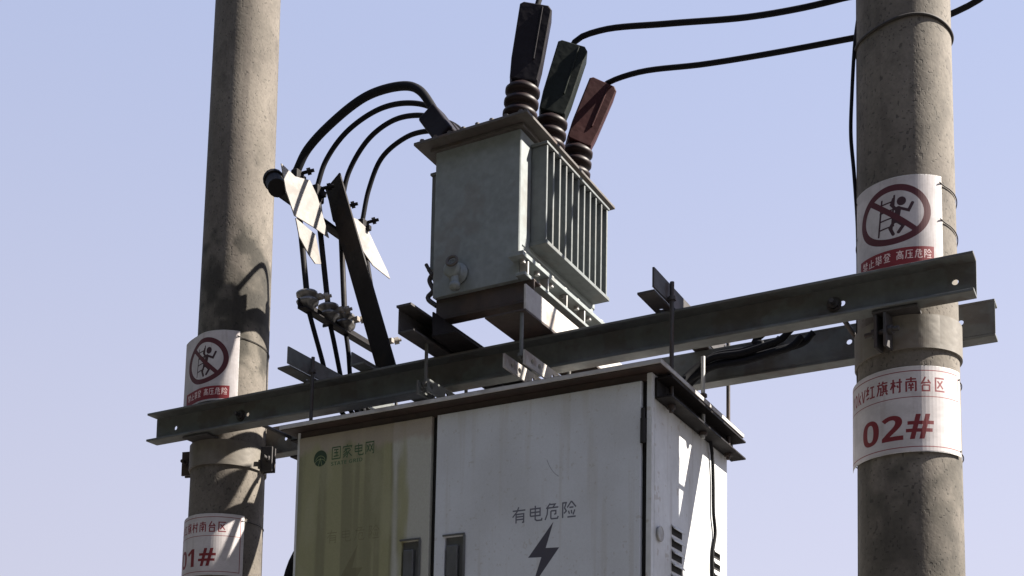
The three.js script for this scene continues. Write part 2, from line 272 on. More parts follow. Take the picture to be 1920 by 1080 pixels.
// pole clamps under the beams
function clamp_(x, turn, label) {
  const y0 = 2.872, y1 = 2.966, r = poleR(2.9);
  const t = thing('pole_clamp', label, 'clamp', [x, y0, 0], 'clamps carrying the beams on the poles');
  const spin = (g) => uvm(g.rotateY(turn).translate(x, 0, 0));
  const ring = (a0, a1) => { const s = new THREE.Shape(); s.absarc(0, 0, r + 0.008, a0, a1, false); s.absarc(0, 0, r + 0.001, a1, a0, true); return spin(new THREE.ExtrudeGeometry(s, { depth: y1 - y0, bevelEnabled: false, curveSegments: 40 }).rotateX(-Math.PI / 2).translate(0, y0, 0)); };
  part('half_band', ring(0.06, Math.PI - 0.06), M.band, t); part('half_band', ring(Math.PI + 0.06, 2 * Math.PI - 0.06), M.band, t);
  for (const s of [-1, 1]) for (const q of [-1, 1]) part('ear', spin(box(s > 0 ? r + 0.001 : -r - 0.052, s > 0 ? r + 0.052 : -r - 0.001, y0, y1, q > 0 ? 0.009 : -0.017, q > 0 ? 0.017 : -0.009)), M.darkSteel, t);
  for (const s of [-1, 1]) { const bx = s * (r + 0.032); part('bolt', spin(merge([rod(V(bx, 2.92, -0.045), V(bx, 2.92, 0.05), 0.007), hexNut(V(bx, 2.92, 0.0175), V(0, 0, 1), 0.014, 0.011), hexNut(V(bx, 2.92, -0.0175), V(0, 0, -1), 0.014, 0.011)])), M.darkSteel, t); }
  for (const q of [-1, 1]) part('seat_plate', box(x - 0.06, x + 0.06, YB - 0.010, YB - 0.002, q > 0 ? 0.115 : -0.185, q > 0 ? 0.185 : -0.115), M.darkSteel, t);
}
clamp_(0, 0.25, 'steel clamp under the beams on the pole beside the switch rack');
clamp_(2.5, -1.78, 'steel clamp under the beams on the pole beside the louvred cabinet side');

// ---------------------------------------------------------------- platform channels across the beams
{
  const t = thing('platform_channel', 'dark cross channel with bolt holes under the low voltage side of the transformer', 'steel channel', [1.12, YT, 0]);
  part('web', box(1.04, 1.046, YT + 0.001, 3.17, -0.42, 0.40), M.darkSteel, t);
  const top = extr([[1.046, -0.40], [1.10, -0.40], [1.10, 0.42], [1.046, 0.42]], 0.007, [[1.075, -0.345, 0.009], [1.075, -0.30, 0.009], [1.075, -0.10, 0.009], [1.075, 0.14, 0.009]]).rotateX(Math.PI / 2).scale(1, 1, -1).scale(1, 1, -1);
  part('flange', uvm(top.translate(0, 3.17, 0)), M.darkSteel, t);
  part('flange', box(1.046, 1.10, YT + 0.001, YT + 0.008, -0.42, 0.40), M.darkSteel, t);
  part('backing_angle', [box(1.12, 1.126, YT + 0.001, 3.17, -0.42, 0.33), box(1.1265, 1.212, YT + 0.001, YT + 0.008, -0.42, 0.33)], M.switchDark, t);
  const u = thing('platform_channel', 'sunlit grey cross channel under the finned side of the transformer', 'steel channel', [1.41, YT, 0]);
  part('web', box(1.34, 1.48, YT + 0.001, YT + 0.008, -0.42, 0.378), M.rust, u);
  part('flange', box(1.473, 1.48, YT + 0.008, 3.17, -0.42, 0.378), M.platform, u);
}
// clamps that tie the platform channels to the front beam
function holdDown(xr, x0, x1, z1, mat, label) {
  const t = thing('hold_down_clamp', label, 'clamp', [(x0 + x1) / 2, 2.945, 0.2]);
  const side = (x) => uvm(extr([[-z1, 2.922], [-0.02, 2.922], [-0.02, 2.965], [-z1, 2.965]], 0.006, [[-0.335, 2.944, 0.009], [-0.29, 2.944, 0.009], [-0.2, 2.944, 0.009]].filter((h) => -h[0] < z1 - 0.015)).rotateY(Math.PI / 2).translate(x, 0, 0));
  part('flange', side(x0), mat, t); part('flange', side(x1 - 0.006), mat, t);
  part('web', uvm(extr([[x0, -z1], [x1, -z1], [x1, -0.02], [x0, -0.02]], 0.006, [[(x0 + x1) / 2 - 0.014, -0.335, 0.011], [(x0 + x1) / 2 - 0.014, -0.29, 0.011], [(x0 + x1) / 2, -0.235, 0.009]].filter((h) => -h[1] < z1 - 0.015)).rotateX(Math.PI / 2).translate(0, 2.9215, 0)), mat, t);
  for (const z of [z1 - 0.018, 0.045]) {
    const r = part('rod', uvm(rod(V(xr, 2.945, z), V(xr, YT + 0.006, z), 0.006)), M.beam, t);
    part('nut', uvm(hexNut(V(xr, 2.962, z), V(0, -1, 0), 0.011, 0.010)), M.beam, r);
  }
}
holdDown(1.462, 1.41, 1.484, 0.385, M.platform, 'short perforated clamp plate on a rod below the sunlit platform channel');
holdDown(1.078, 1.055, 1.10, 0.31, M.beam, 'short clamp plate on a rod below the dark platform channel');

// ---------------------------------------------------------------- the distribution cabinet
const C = { x0: 0.6, x1: 1.863, z0: -0.324, z1: 0.3275, y0: 1.72, y1: 2.854 };
{
  const t = thing('distribution_cabinet', 'large white two door power cabinet hung below the beams', 'electrical cabinet', [1.23, C.y0, 0]);
  part('body', box(C.x0, C.x1, C.y0, C.y1, C.z0, C.z1 - 0.022, 0.003), M.cabinet, t);
  // frame posts and rails round the doors, standing proud of the recess
  part('frame_post', box(C.x1 - 0.016, C.x1, C.y0, C.y1 - 0.002, C.z1 - 0.021, C.z1), M.cabinet, t);
  part('frame_post', box(C.x0, C.x0 + 0.010, C.y0, C.y1 - 0.002, C.z1 - 0.021, C.z1), M.cabinet, t);
  part('door_gasket', box(C.x0 + 0.010, C.x1 - 0.016, C.y0 + 0.002, C.y1 - 0.004, C.z1 - 0.0215, C.z1 - 0.016, 0), M.gasket, t);
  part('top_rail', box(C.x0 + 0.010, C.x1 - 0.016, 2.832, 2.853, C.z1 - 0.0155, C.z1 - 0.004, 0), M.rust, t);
  const dy0 = C.y0 + 0.02, dy1 = 2.829;
  const doorMat = (w, base, draw) => painted(1024, 1600, base, draw);
  const toneNoise = (u, v) => fbm(u, v, 3, 4, 4, 1201);  // broad random tone of the white door
  const right = doorMat(0.695, (u, v) => {
    const a = toneNoise(u, v), st = fbm(u, v, 30, 2, 4, 1211), sp = fbm(u, v, 70, 100, 3, 1221), f = fbm(u, v, 200, 300, 2, 1231);
    let c = mix3([0.50, 0.522, 0.555], [0.44, 0.455, 0.475], ss(0.3, 0.7, a)); c = mix3(c, [0.39, 0.375, 0.355], 0.4 * ss(0.56, 0.8, st)); c = mix3(c, [0.33, 0.30, 0.27], 0.4 * ss(0.75, 0.8, sp));
    return c.map((q) => q * (0.95 + 0.1 * f));
  }, (c, w, h) => {
    const px = (x) => (x - 1.1505) / 0.6805 * w, py = (y) => (dy1 - y) / (dy1 - dy0) * h, s = 0.0535 / 0.6805 * w, tall = (0.0535 / (dy1 - dy0) * h) / s;
    c.strokeStyle = c.fillStyle = 'rgb(88,88,98)'; write(c, '有电危险', px(1.418), py(2.51), s, 6.5, s * 1.02, tall);
    c.fillStyle = 'rgb(64,62,72)'; c.beginPath();
    [[1.560, 2.452], [1.478, 2.352], [1.522, 2.350], [1.492, 2.262], [1.580, 2.374], [1.536, 2.376]].forEach(([x, y], i) => (i ? c.lineTo(px(x), py(y)) : c.moveTo(px(x), py(y)))); c.fill();
    c.strokeStyle = 'rgba(95,95,102,.55)'; c.lineWidth = 3; c.beginPath(); c.moveTo(px(1.535), py(2.64)); c.quadraticCurveTo(px(1.55), py(2.60), px(1.575), py(2.585)); c.stroke();
  });
  const left = doorMat(0.52, (u, v) => {      // this door is olive, with upright runs and a greyer strip by the lock
    const n = fbm(u, v, 5, 4, 5, 1301), run = fbm(u, v, 16, 1, 3, 1311), f = fbm(u, v, 160, 260, 2, 1321), edge = u + 0.22 * (fbm(u, v, 6, 3, 4, 1331) - 0.5) + 0.18 * (run - 0.5), top = v + 0.10 * (fbm(u, v, 8, 6, 4, 1341) - 0.5);
    let c = mix3([0.225, 0.22, 0.12], [0.165, 0.16, 0.09], ss(0.35, 0.65, run)); c = mix3(c, [0.27, 0.265, 0.165], 0.5 * ss(0.5, 0.72, n));
    c = mix3(c, [0.34, 0.34, 0.30], ss(0.72, 0.80, edge)); c = mix3(c, [0.27, 0.23, 0.19], 0.75 * (1 - ss(0.03, 0.06, top)));
    return c.map((q) => q * (0.93 + 0.14 * f));
  }, (c, w, h) => {
    const px = (x) => (x - 0.612) / 0.522 * w, py = (y) => (dy1 - y) / (dy1 - dy0) * h, aspect = (0.522 / w) / ((dy1 - dy0) / h);
    c.strokeStyle = c.fillStyle = 'rgb(34,52,34)'; c.lineWidth = 4;
    c.save(); c.translate(px(0.700), py(2.752)); c.scale(1, aspect); const r = 0.027 / 0.522 * w;
    c.beginPath(); c.arc(0, 0, r, 0, 7); c.fill(); c.strokeStyle = 'rgb(120,128,84)'; c.lineWidth = 3.5; c.beginPath(); c.arc(0, r * 0.45, r * 0.75, 3.5, 6.0); c.stroke(); c.beginPath(); c.arc(0, r * 1.1, r * 1.0, 3.7, 5.7); c.stroke(); c.beginPath(); c.moveTo(-r * 0.3, r); c.lineTo(0, 0); c.lineTo(r * 0.3, r); c.stroke(); c.restore();
    const s = 0.046 / 0.522 * w; c.strokeStyle = c.fillStyle = 'rgb(48,72,46)'; write(c, '国家电网', px(0.742), py(2.786), s, 6, s * 0.98, aspect);
    c.save(); c.font = 'bold 34px sans-serif'; c.fillStyle = 'rgb(62,84,58)'; c.translate(px(0.744), py(2.722)); c.scale(1.35, aspect); c.fillText('STATE GRID', 0, 0); c.restore();
    c.fillStyle = 'rgba(70,62,38,.28)'; c.strokeStyle = c.fillStyle; write(c, '有电危险', px(0.735), py(2.51), s * 1.05, 5, s * 1.2, aspect);
    c.beginPath(); [[0.865, 2.452], [0.80, 2.352], [0.836, 2.350], [0.81, 2.262], [0.885, 2.374], [0.845, 2.376]].forEach(([x, y], i) => (i ? c.lineTo(px(x), py(y)) : c.moveTo(px(x), py(y)))); c.fill();
  });
  function door(x0, x1, mat, hx0, hx1, label) {
    const g = new THREE.Group(); g.name = 'door'; g.userData.label = label; g.position.set(0, 0, C.z1); t.add(g);
    // pressed sheet with an opening for the handle pocket
    const hy0 = 2.24, hy1 = 2.443, th = 0.014, z = C.z1 - 0.012, sh = new THREE.Shape([[x0, dy0], [x1, dy0], [x1, dy1], [x0, dy1]].map(([a, b]) => new THREE.Vector2(a, b)));
    sh.holes.push(new THREE.Path([[hx0, hy0], [hx0, hy1], [hx1, hy1], [hx1, hy0]].map(([a, b]) => new THREE.Vector2(a, b))));
    const geo = new THREE.ExtrudeGeometry(sh, { depth: th, bevelEnabled: true, bevelSize: 0.002, bevelThickness: 0.002, bevelSegments: 2 }).toNonIndexed().translate(0, 0, z);
    const p = geo.attributes.position, uv = geo.attributes.uv; for (let i = 0; i < p.count; i++) uv.setXY(i, (p.getX(i) - x0) / (x1 - x0), (p.getY(i) - dy0) / (dy1 - dy0));
    const leaf = part('leaf', geo, mat, g);
    part('lock_plate', [box(hx0, hx1, hy0, hy1, z + 0.001, z + 0.006, 0), box(hx0 + 0.010, hx1 - 0.022, hy0 + 0.02, hy1 - 0.028, z + 0.006, z + 0.019, 0.004)], M.handle, g);
    part('lock_rim', [box(hx0 - 0.004, hx1 + 0.004, hy1, hy1 + 0.006, z + 0.016, z + 0.021), box(hx1 - 0.002, hx1 + 0.006, hy0 - 0.004, hy1, z + 0.016, z + 0.0208)], M.handle, g);
  }
  door(0.614, 1.1275, left, 1.028, 1.097, 'olive narrower door'); door(1.1525, 1.829, right, 1.186, 1.257, 'white wider door');
  // hinge pins of the wide door
  for (const y of [2.70, 2.02]) part('hinge', uvm(merge([rod(V(1.838, y - 0.05, C.z1 + 0.004), V(1.838, y + 0.02, C.z1 + 0.004), 0.008), rod(V(1.838, y + 0.021, C.z1 + 0.004), V(1.838, y + 0.05, C.z1 + 0.004), 0.0055)])), M.gasket, t);
  // roof: a folded pan, grey rim and rusty underside
  const L = 0.044, rx0 = C.x0 - L, rx1 = C.x1 + L, rz0 = C.z0 - L, rz1 = C.z1 + L;
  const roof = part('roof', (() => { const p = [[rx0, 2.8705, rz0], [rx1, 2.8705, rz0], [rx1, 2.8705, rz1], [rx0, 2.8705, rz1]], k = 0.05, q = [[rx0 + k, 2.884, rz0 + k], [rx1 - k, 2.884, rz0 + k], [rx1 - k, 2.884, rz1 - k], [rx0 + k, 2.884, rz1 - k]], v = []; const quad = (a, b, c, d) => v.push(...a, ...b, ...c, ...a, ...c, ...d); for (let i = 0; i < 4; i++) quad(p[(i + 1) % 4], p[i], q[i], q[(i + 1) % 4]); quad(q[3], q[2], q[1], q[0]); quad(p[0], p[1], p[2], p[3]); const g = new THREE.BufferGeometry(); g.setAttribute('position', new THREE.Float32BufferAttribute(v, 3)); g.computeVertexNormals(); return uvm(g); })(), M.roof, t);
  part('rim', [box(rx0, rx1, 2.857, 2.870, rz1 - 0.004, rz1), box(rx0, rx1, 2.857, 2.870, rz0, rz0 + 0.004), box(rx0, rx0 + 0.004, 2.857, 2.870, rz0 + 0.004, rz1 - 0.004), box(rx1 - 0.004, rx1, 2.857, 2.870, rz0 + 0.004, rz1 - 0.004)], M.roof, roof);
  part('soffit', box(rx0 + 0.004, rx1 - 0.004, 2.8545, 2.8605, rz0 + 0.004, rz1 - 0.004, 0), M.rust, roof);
  // louvres on the side towards the 02# pole: hooded slats over dark slots
  for (const [za, zb, y1] of [[0.088, 0.172, 2.447], [-0.255, -0.175, 2.452]]) for (let k = 0; k < 16; k++) {
    const y = y1 - k * 0.036; const s = new THREE.Shape([[0, 0.002], [0.011, -0.010], [0.011, -0.013], [0.009, -0.013], [0, -0.002]].map(([a, b]) => new THREE.Vector2(a, b)));
    const lv = part('louvre', uvm(new THREE.ExtrudeGeometry(s, { depth: zb - za, bevelEnabled: false }).translate(C.x1 + 0.0005, y, za)), M.cabinet, t);
    part('slot', box(C.x1, C.x1 + 0.0015, y - 0.027, y - 0.003, za + 0.002, zb - 0.002, 0), M.gasket, lv);
  }
  part('side_lock', uvm(merge([along(new THREE.CylinderGeometry(0.019, 0.019, 0.008, 24).translate(0, 0.004, 0), V(C.x1, 2.398, 0.272), V(C.x1 + 1, 2.398, 0.272)), along(new THREE.TorusGeometry(0.02, 0.003, 8, 24).rotateX(Math.PI / 2).translate(0, 0.006, 0), V(C.x1, 2.398, 0.272), V(C.x1 + 1, 2.398, 0.272))])), M.galv, t);
}
// hangers: an angle over both beams, rods down past the beams, a channel on the cabinet's flank
function hanger(x, s, label) {
  const t = thing('cabinet_hanger', label, 'hanger', [x, C.y0 + 1, 0], 'hangers at both ends of the cabinet');
  const z1 = 0.345, z0 = -0.33;
  const leg = extr([[-z1, YT + 0.008], [-z0, YT + 0.008], [-z0, 3.152], [-z1, 3.152]], 0.006).rotateY(Math.PI / 2).translate(x, 0, 0);
  const flat = extr([[x - 0.052, -z1], [x, -z1], [x, -z0], [x - 0.052, -z0]], 0.006, [[x - 0.03, -0.29, 0.009], [x - 0.03, -0.245, 0.009], [x - 0.03, 0.2, 0.009]]).rotateX(Math.PI / 2).translate(0, YT + 0.0075, 0);
  part('top_angle', uvm(merge([leg, flat])), s > 0 ? M.darkSteel : M.beam, t);
  const cx = s > 0 ? C.x1 + 0.0025 : C.x0 - 0.0025 - 0.042, mx = s > 0 ? C.x1 + 0.022 : C.x0 - 0.022;
  const w0 = s > 0 ? C.x1 + 0.002 : C.x0 - 0.008;
  const web = extr([[-0.31, 2.780], [0.36, 2.780], [0.36, 2.842], [-0.31, 2.842]], 0.006, [[-0.23, 2.81, 0.009], [-0.05, 2.812, 0.009], [0.10, 2.81, 0.009], [0.2, 2.80, 0.008], [0.27, 2.812, 0.009]]).rotateY(Math.PI / 2).translate(w0, 0, 0);
  part('channel', uvm(merge([uvm(web), box(cx + (s > 0 ? 0.006 : 0), cx + (s > 0 ? 0.050 : 0.036), 2.836, 2.842, -0.36, 0.31), box(cx + (s > 0 ? 0.006 : 0), cx + (s > 0 ? 0.050 : 0.036), 2.780, 2.786, -0.36, 0.31)])), M.switchDark, t);
  for (const z of [0.235, -0.03, -0.27]) {
    const r = part('rod', uvm(rod(V(mx, 2.76, z), V(mx, z === -0.03 ? 3.02 : 3.15, z), 0.0065)), z === -0.03 ? M.galv : M.darkSteel, t);
    part('nut', uvm(hexNut(V(mx, 2.7795, z), V(0, -1, 0), 0.013, 0.010)), M.darkSteel, r); part('nut', uvm(hexNut(V(mx, z === -0.03 ? 2.89 : YT + 0.0085, z), V(0, 1, 0), 0.013, 0.010)), M.darkSteel, r);
  }
}
hanger(1.868, 1, 'dark hanger frame of angle, rods and holed channel on the louvred cabinet side');
hanger(0.556, -1, 'grey hanger frame of angle and rods above the olive cabinet door');

// ---------------------------------------------------------------- the transformer
{
  const t = thing('transformer', 'grey finned oil transformer standing on the beams', 'transformer', [1.24, 3.171, 0]);
  const X0 = 1.085, X1 = 1.399, Z1 = 0.278, Z0 = -0.278, TB = 3.245, LY = 3.742;
  // base skids across the two platform channels
  for (const [za, zb] of [[0.215, 0.262], [-0.262, -0.215]]) part('base_channel', [box(1.09, 1.445, 3.1715, 3.178, za, zb), box(1.09, 1.445, 3.2345, 3.241, za, zb), za > 0 ? box(1.09, 1.445, 3.178, 3.2345, zb - 0.006, zb) : box(1.09, 1.445, 3.178, 3.2345, za, za + 0.006)], M.rust, t);
  part('tank', uvm(extr([[-Z1 + 0.003, TB], [-Z1 + 0.018, TB], [-Z1 + 0.018, 3.362], [-Z0 - 0.003, 3.362], [-Z0 - 0.003, LY - 0.015], [-Z1 + 0.003, LY - 0.015]], X1 - X0 - 0.006, [], 0.003).rotateY(Math.PI / 2).translate(X0 + 0.003, 0, 0)), M.tank, t);
  // bottom rim with stiffeners on the finned sides
  for (const s of [1, -1]) {
    const xa = s > 0 ? X1 + 0.001 : X0 - 0.034, xb = s > 0 ? X1 + 0.034 : X0 - 0.001;
    if (s > 0) part('bottom_rail', box(xa - 0.02, xb, 3.298, 3.312, -0.30, 0.315), M.tank, t);
    if (s > 0) part('bottom_rail', box(xa, xb, 3.2415, 3.252, -0.29, 0.30), M.tank, t);
    if (s > 0) part('side_sill', box(xa - 0.012, xa - 0.004, 3.3125, 3.3615, -0.27, 0.255), M.tank, t);
    if (s > 0) for (let k = 0; k < 5; k++) { const z = 0.27 - k * 0.135; part('stiffener', box(xa, xb - 0.004, 3.2525, 3.2975, z - 0.004, z + 0.004), M.galv, t); }
    if (s > 0) for (let k = 0; k < 7; k++) { const z = 0.285 - k * 0.095; part('bolt', uvm(merge([hexNut(V((xa + xb) / 2, 3.3125, z), V(0, 1, 0), 0.010, 0.009), hexNut(V((xa + xb) / 2, 3.2975, z), V(0, -1, 0), 0.009, 0.012)])), M.galv, t); }
    // corrugated cooling fins
    const fo = s > 0 ? 1.456 : X0 - 0.058, fi = s > 0 ? X1 + 0.001 : X0 - 0.001, n = 11;
    for (let k = 0; k < n; k++) { const z = 0.205 - k * 0.0455; part('fin', box(Math.min(fo, fi), Math.max(fo, fi), 3.385, 3.70, z - 0.005, z + 0.005, 0.004), M.fin, t); }
    part('fin_rail', box(Math.min(fo + s * 0.006, fi), Math.max(fo + s * 0.006, fi), 3.372, 3.3845, -0.262, 0.216), M.fin, t);
    part('fin_rail', box(Math.min(fo + s * 0.003, fi), Math.max(fo + s * 0.003, fi), 3.7005, 3.709, -0.262, 0.216), M.fin, t);
  }
  // corner strip weld and lid
  const lid = part('lid', [box(1.033, 1.448, LY, 3.752, -0.333, 0.332, 0.002)], M.lid, t);
  part('rim', [box(1.072, 1.412, LY - 0.0115, LY - 0.0005, -0.291, 0.291, 0.002)], M.lid, lid);
  for (let k = 0; k < 8; k++) for (const z of [0.322, -0.323]) { const x = 1.06 + k * 0.0515; part('bolt', uvm(hexNut(V(x, 3.7525, z), V(0, 1, 0), 0.008, 0.007)), M.lid, lid); }
  // drain valve low on the face
  const vz = Z1, vx = 1.185, vy = 3.30;
  const valve = part('drain_valve', uvm(merge([along(lathe([[0.0001, 0], [0.034, 0], [0.034, 0.010], [0.02, 0.014], [0.018, 0.03], [0.028, 0.034], [0.028, 0.05], [0.018, 0.054], [0.0001, 0.054]], 24), V(vx, vy, vz + 0.001), V(vx, vy, vz + 1)), rod(V(vx, vy, vz + 0.03), V(vx + 0.012, vy - 0.05, vz + 0.045), 0.013, 12), along(lathe([[0.0001, 0], [0.017, 0], [0.017, 0.016], [0.0001, 0.018]], 8), V(vx + 0.012, vy - 0.05, vz + 0.045), V(vx + 0.016, vy - 0.1, vz + 0.05))])), M.tank, t);
  part('handwheel', uvm(along(new THREE.TorusGeometry(0.017, 0.005, 8, 20).rotateX(Math.PI / 2).translate(0, 0.064, 0), V(vx, vy, vz), V(vx + 0.15, vy + 0.3, vz + 1))), M.lid, valve);
  part('oil_gauge_pipe', uvm(merge([tube([[1.075, 3.36, 0.235], [1.045, 3.33, 0.235], [1.06, 3.29, 0.235], [1.04, 3.27, 0.235], [1.075, 3.235, 0.235]], 0.008, 30, 8), rod(V(1.03, 3.385, 0.235), V(1.078, 3.30, 0.235), 0.006)])), M.darkSteel, t);
  for (const x of [X0 + 0.03, X1 - 0.03]) part('lifting_lug', uvm(merge([box(x - 0.006, x + 0.006, 3.7525, 3.79, -0.02, 0.02), rod(V(x - 0.0065, 3.775, 0), V(x + 0.0065, 3.775, 0), 0.009)])), M.lid, t);
  // high voltage bushings along the finned edge: ribbed porcelain and a boxy rubber hood
  const caps = [M.capBlack, M.capGreen, M.capRed], names = ['black hooded bushing', 'dark green hooded bushing', 'dark red hooded bushing'];
  [0.205, 0.005, -0.195].forEach((z, i) => {
    const a = V(1.345, 3.7525, z), b = V(1.372, 4.0, z), e = V(...[[1.407, 4.165, 0.207], [1.428, 4.16, -0.02], [1.438, 4.145, -0.235]][i]), a2 = V(1.364, 3.925, z), dir = b.clone().sub(a).normalize(), Lh = 0.215 + a2.distanceTo(e);
    const g = new THREE.Group(); g.name = 'high_voltage_bushing'; g.userData.label = names[i]; g.position.set(a.x - 1.24, a.y - 3.171, a.z); t.add(g);
    const pr = [[0.0001, 0], [0.046, 0], [0.046, 0.012], [0.033, 0.016]]; for (let k = 0; k < 4; k++) { const y = 0.020 + k * 0.038, r = 0.056; pr.push([0.042, y], [r - 0.006, y + 0.004], [r, y + 0.010], [r, y + 0.020], [r - 0.008, y + 0.028], [0.042, y + 0.032]); } pr.push([0.036, 0.176], [0.033, 0.20], [0.0001, 0.20]);
    part('insulator', uvm(along(lathe(pr, 32), a, b)), M.porcelain, g);
    // hood: a clamshell that tapers to its skirt, with a seam flange and studs
    const w0 = 0.040, w1 = 0.045, y0 = 0.215, y1 = Lh - 0.005, prof = (w, d) => [[-w, -d], [w, -d], [w, d], [-w, d]];
    const sh = new THREE.Shape([[-w0 + 0.004, y0], [w0 - 0.004, y0], [w0, y0 + 0.004], [w1, y0 + 0.062], [w1 + 0.002, y1 - 0.010], [w1 - 0.008, y1], [-w1 + 0.006, y1], [-w1 - 0.002, y1 - 0.006], [-w1, y0 + 0.062], [-w0, y0 + 0.004]].map(([p, q]) => new THREE.Vector2(p, q)));
    const hood = new THREE.ExtrudeGeometry(sh, { depth: 0.066, bevelEnabled: true, bevelSize: 0.005, bevelThickness: 0.008, bevelSegments: 3 }).translate(0, 0, -0.033);
    const turn = [0.5, 0.5, 0.6][i]; hood.rotateY(turn);
    const hm = part('hood', uvm(along(hood.translate(0, -0.215, 0), a2, e)), caps[i], g);
    part('hood_seam', uvm(along(merge([new RoundedBoxGeometry(0.006, y1 - y0 - 0.07, 0.092, 1, 0.002).translate(w1 * 0.45, (y0 + y1) / 2 + 0.03, 0).rotateY(turn), new THREE.CylinderGeometry(0.012, 0.012, 0.016, 12).translate(0.012, y1 + 0.010, 0).rotateY(turn)]).translate(0, -0.215, 0), a2, e)), caps[i], g);
  });
  // low voltage bushings along the other edge, leaning towards the switches
  [0.235, 0.115, -0.005, -0.125].forEach((z) => {
    const a = V(1.135, 3.7525, z), b = V(1.052, 3.87, z), g = new THREE.Group(); g.name = 'low_voltage_bushing'; g.position.set(a.x - 1.24, a.y - 3.171, a.z); t.add(g);
    part('insulator', uvm(along(lathe([[0.0001, 0], [0.030, 0], [0.030, 0.012], [0.024, 0.014], [0.034, 0.026], [0.024, 0.036], [0.022, 0.06], [0.0001, 0.06]], 24), a, b)), M.porcelain, g);
    part('hood', uvm(along(new RoundedBoxGeometry(0.072, 0.125, 0.076, 2, 0.008).translate(0, 0.112, 0), a, b)), M.capBlack, g);
  });
}

// ---------------------------------------------------------------- low voltage switches on their rack
const SW = [0.212, 0.095, -0.05, -0.185];
{
  const t = thing('switch_rack', 'dark leaning steel rack between the 01# pole and the transformer', 'rack', [0.6, YT, 0]);
  const angle = (a, b, w, th, yaw) => { const l = a.distanceTo(b); const g = merge([uvm(new RoundedBoxGeometry(w, l, th, 1, 0.001).translate(w / 2, l / 2, 0)), uvm(new RoundedBoxGeometry(th, l, w, 1, 0.001).translate(0, l / 2, -w / 2))]); return along(g.rotateY(yaw), a, b); };
  part('post', angle(V(0.735, YT + 0.012, 0.055), V(0.445, 3.885, 0.03), 0.092, 0.007, -0.3), M.switchDark, t);
  part('post_head', uvm(along(new RoundedBoxGeometry(0.06, 0.15, 0.05, 2, 0.01).translate(0.03, 0.06, 0), V(0.47, 3.77, 0.0), V(0.44, 3.88, 0.0))), M.switchDark, t);
  part('cross_arm', [box(0.438, 0.444, 3.735, 3.775, -0.26, 0.30), box(0.4445, 0.475, 3.735, 3.741, -0.26, 0.30)], M.switchDark, t);
  part('cross_arm', [box(0.505, 0.511, 3.335, 3.375, -0.29, 0.24), box(0.5115, 0.54, 3.335, 3.341, -0.29, 0.24)], M.switchDark, t);
  part('arm_end_block', uvm(merge([rod(V(0.43, 3.79, 0.30), V(0.475, 3.735, 0.335), 0.032, 16), rod(V(0.425, 3.797, 0.297), V(0.435, 3.785, 0.303), 0.038, 16)])), M.switchDark, t);
  part('brace', [box(0.447, 0.507, 3.36, 3.372, 0.02, 0.026)], M.switchDark, t);
  part('foot_angle', [box(0.745, 0.751, YT + 0.001, 3.136, -0.20, 0.245), box(0.7515, 0.80, YT + 0.001, YT + 0.008, -0.20, 0.245)], M.beam, t);
}
SW.forEach((z, i) => {
  
  const t = thing('low_voltage_switch', ['dark knife switch at the outer front end of the rack', 'dark knife switch second from the outer front end of the rack', 'dark knife switch beside the leaning rack post', 'dark knife switch beside the loose white sheet'][i], 'switch', [0.5, 3.35, z]);
  const zb = z + [-0.015, -0.02, 0.03, -0.055][i], T = V(0.452, 3.84, z), B = V(0.515, 3.372, zb);
  part('upper_contact', [box(0.4455, 0.475, 3.80, 3.862, z - 0.022, z + 0.022, 0.006), box(0.4755, 0.495, 3.815, 3.835, z - 0.008, z + 0.008, 0.003), box(0.4455, 0.468, 3.7755, 3.80, z - 0.012, z + 0.012, 0.003)], M.switchDark, t);
  part('contact_stud', uvm(merge([rod(V(0.455, 3.85, z), V(0.51, 3.868, z - 0.03), 0.006), hexNut(V(0.488, 3.861, z - 0.018), V(0.055, 0.018, -0.03).normalize(), 0.014, 0.014)])), M.switchDark, t);
  part('blade', uvm(merge([rod(T, B, 0.0105, 10), rod(T.clone().lerp(B, 0.02), T.clone().lerp(B, 0.22), 0.016, 10)])), M.switchDark, t);
  part('lower_insulator', uvm(along(lathe([[0.0001, -0.03], [0.018, -0.03], [0.022, -0.015], [0.036, -0.008], [0.040, 0.004], [0.026, 0.012], [0.024, 0.018], [0.037, 0.024], [0.038, 0.034], [0.020, 0.042], [0.0001, 0.044]], 26), B, T)), M.ceramic, t);
  part('lower_contact', uvm(merge([box(0.52, 0.565, 3.383, 3.402, zb - 0.026, zb - 0.006, 0.003), rod(V(0.53, 3.39, zb - 0.02), V(0.575, 3.408, zb - 0.055), 0.006), hexNut(V(0.555, 3.40, zb - 0.04), V(0.045, 0.018, -0.035).normalize(), 0.015, 0.016)])), M.copper, t);
});
// white insulating sheets hung on the rack
function sheet(pts, x, lean, label, th = 0.004) {
  const z0 = pts[0][0], y0 = pts[0][1];
  const g = extr(pts.map(([z, y]) => [-(z - z0), y - y0]), th).rotateY(Math.PI / 2); g.rotateZ(lean); g.translate(x, y0, z0);
  const m = part('insulating_sheet', uvm(g), M.shield, scene); tag(m, label, 'sheet', 'white sheets on the switch rack'); return m;
}
sheet([[0.348, 3.811], [0.273, 3.801], [0.193, 3.827], [0.149, 3.789], [0.073, 3.667], [0.168, 3.667], [0.268, 3.661], [0.319, 3.729]], 0.4975, 0, 'broad white sheet at the upper arm of the rack beside the 01# pole');
sheet([[0.261, 3.655], [0.151, 3.645], [0.113, 3.551], [0.145, 3.539], [0.183, 3.557], [0.238, 3.597]], 0.4975, 0, 'small pointed white sheet below the upper arm of the rack');
sheet([[-0.037, 3.815], [-0.12, 3.832], [-0.185, 3.825], [-0.32, 3.713], [-0.34, 3.688], [-0.224, 3.694], [-0.114, 3.744]], 0.476, 0.03, 'slanting white sheet pointing from the rack towards the transformer');

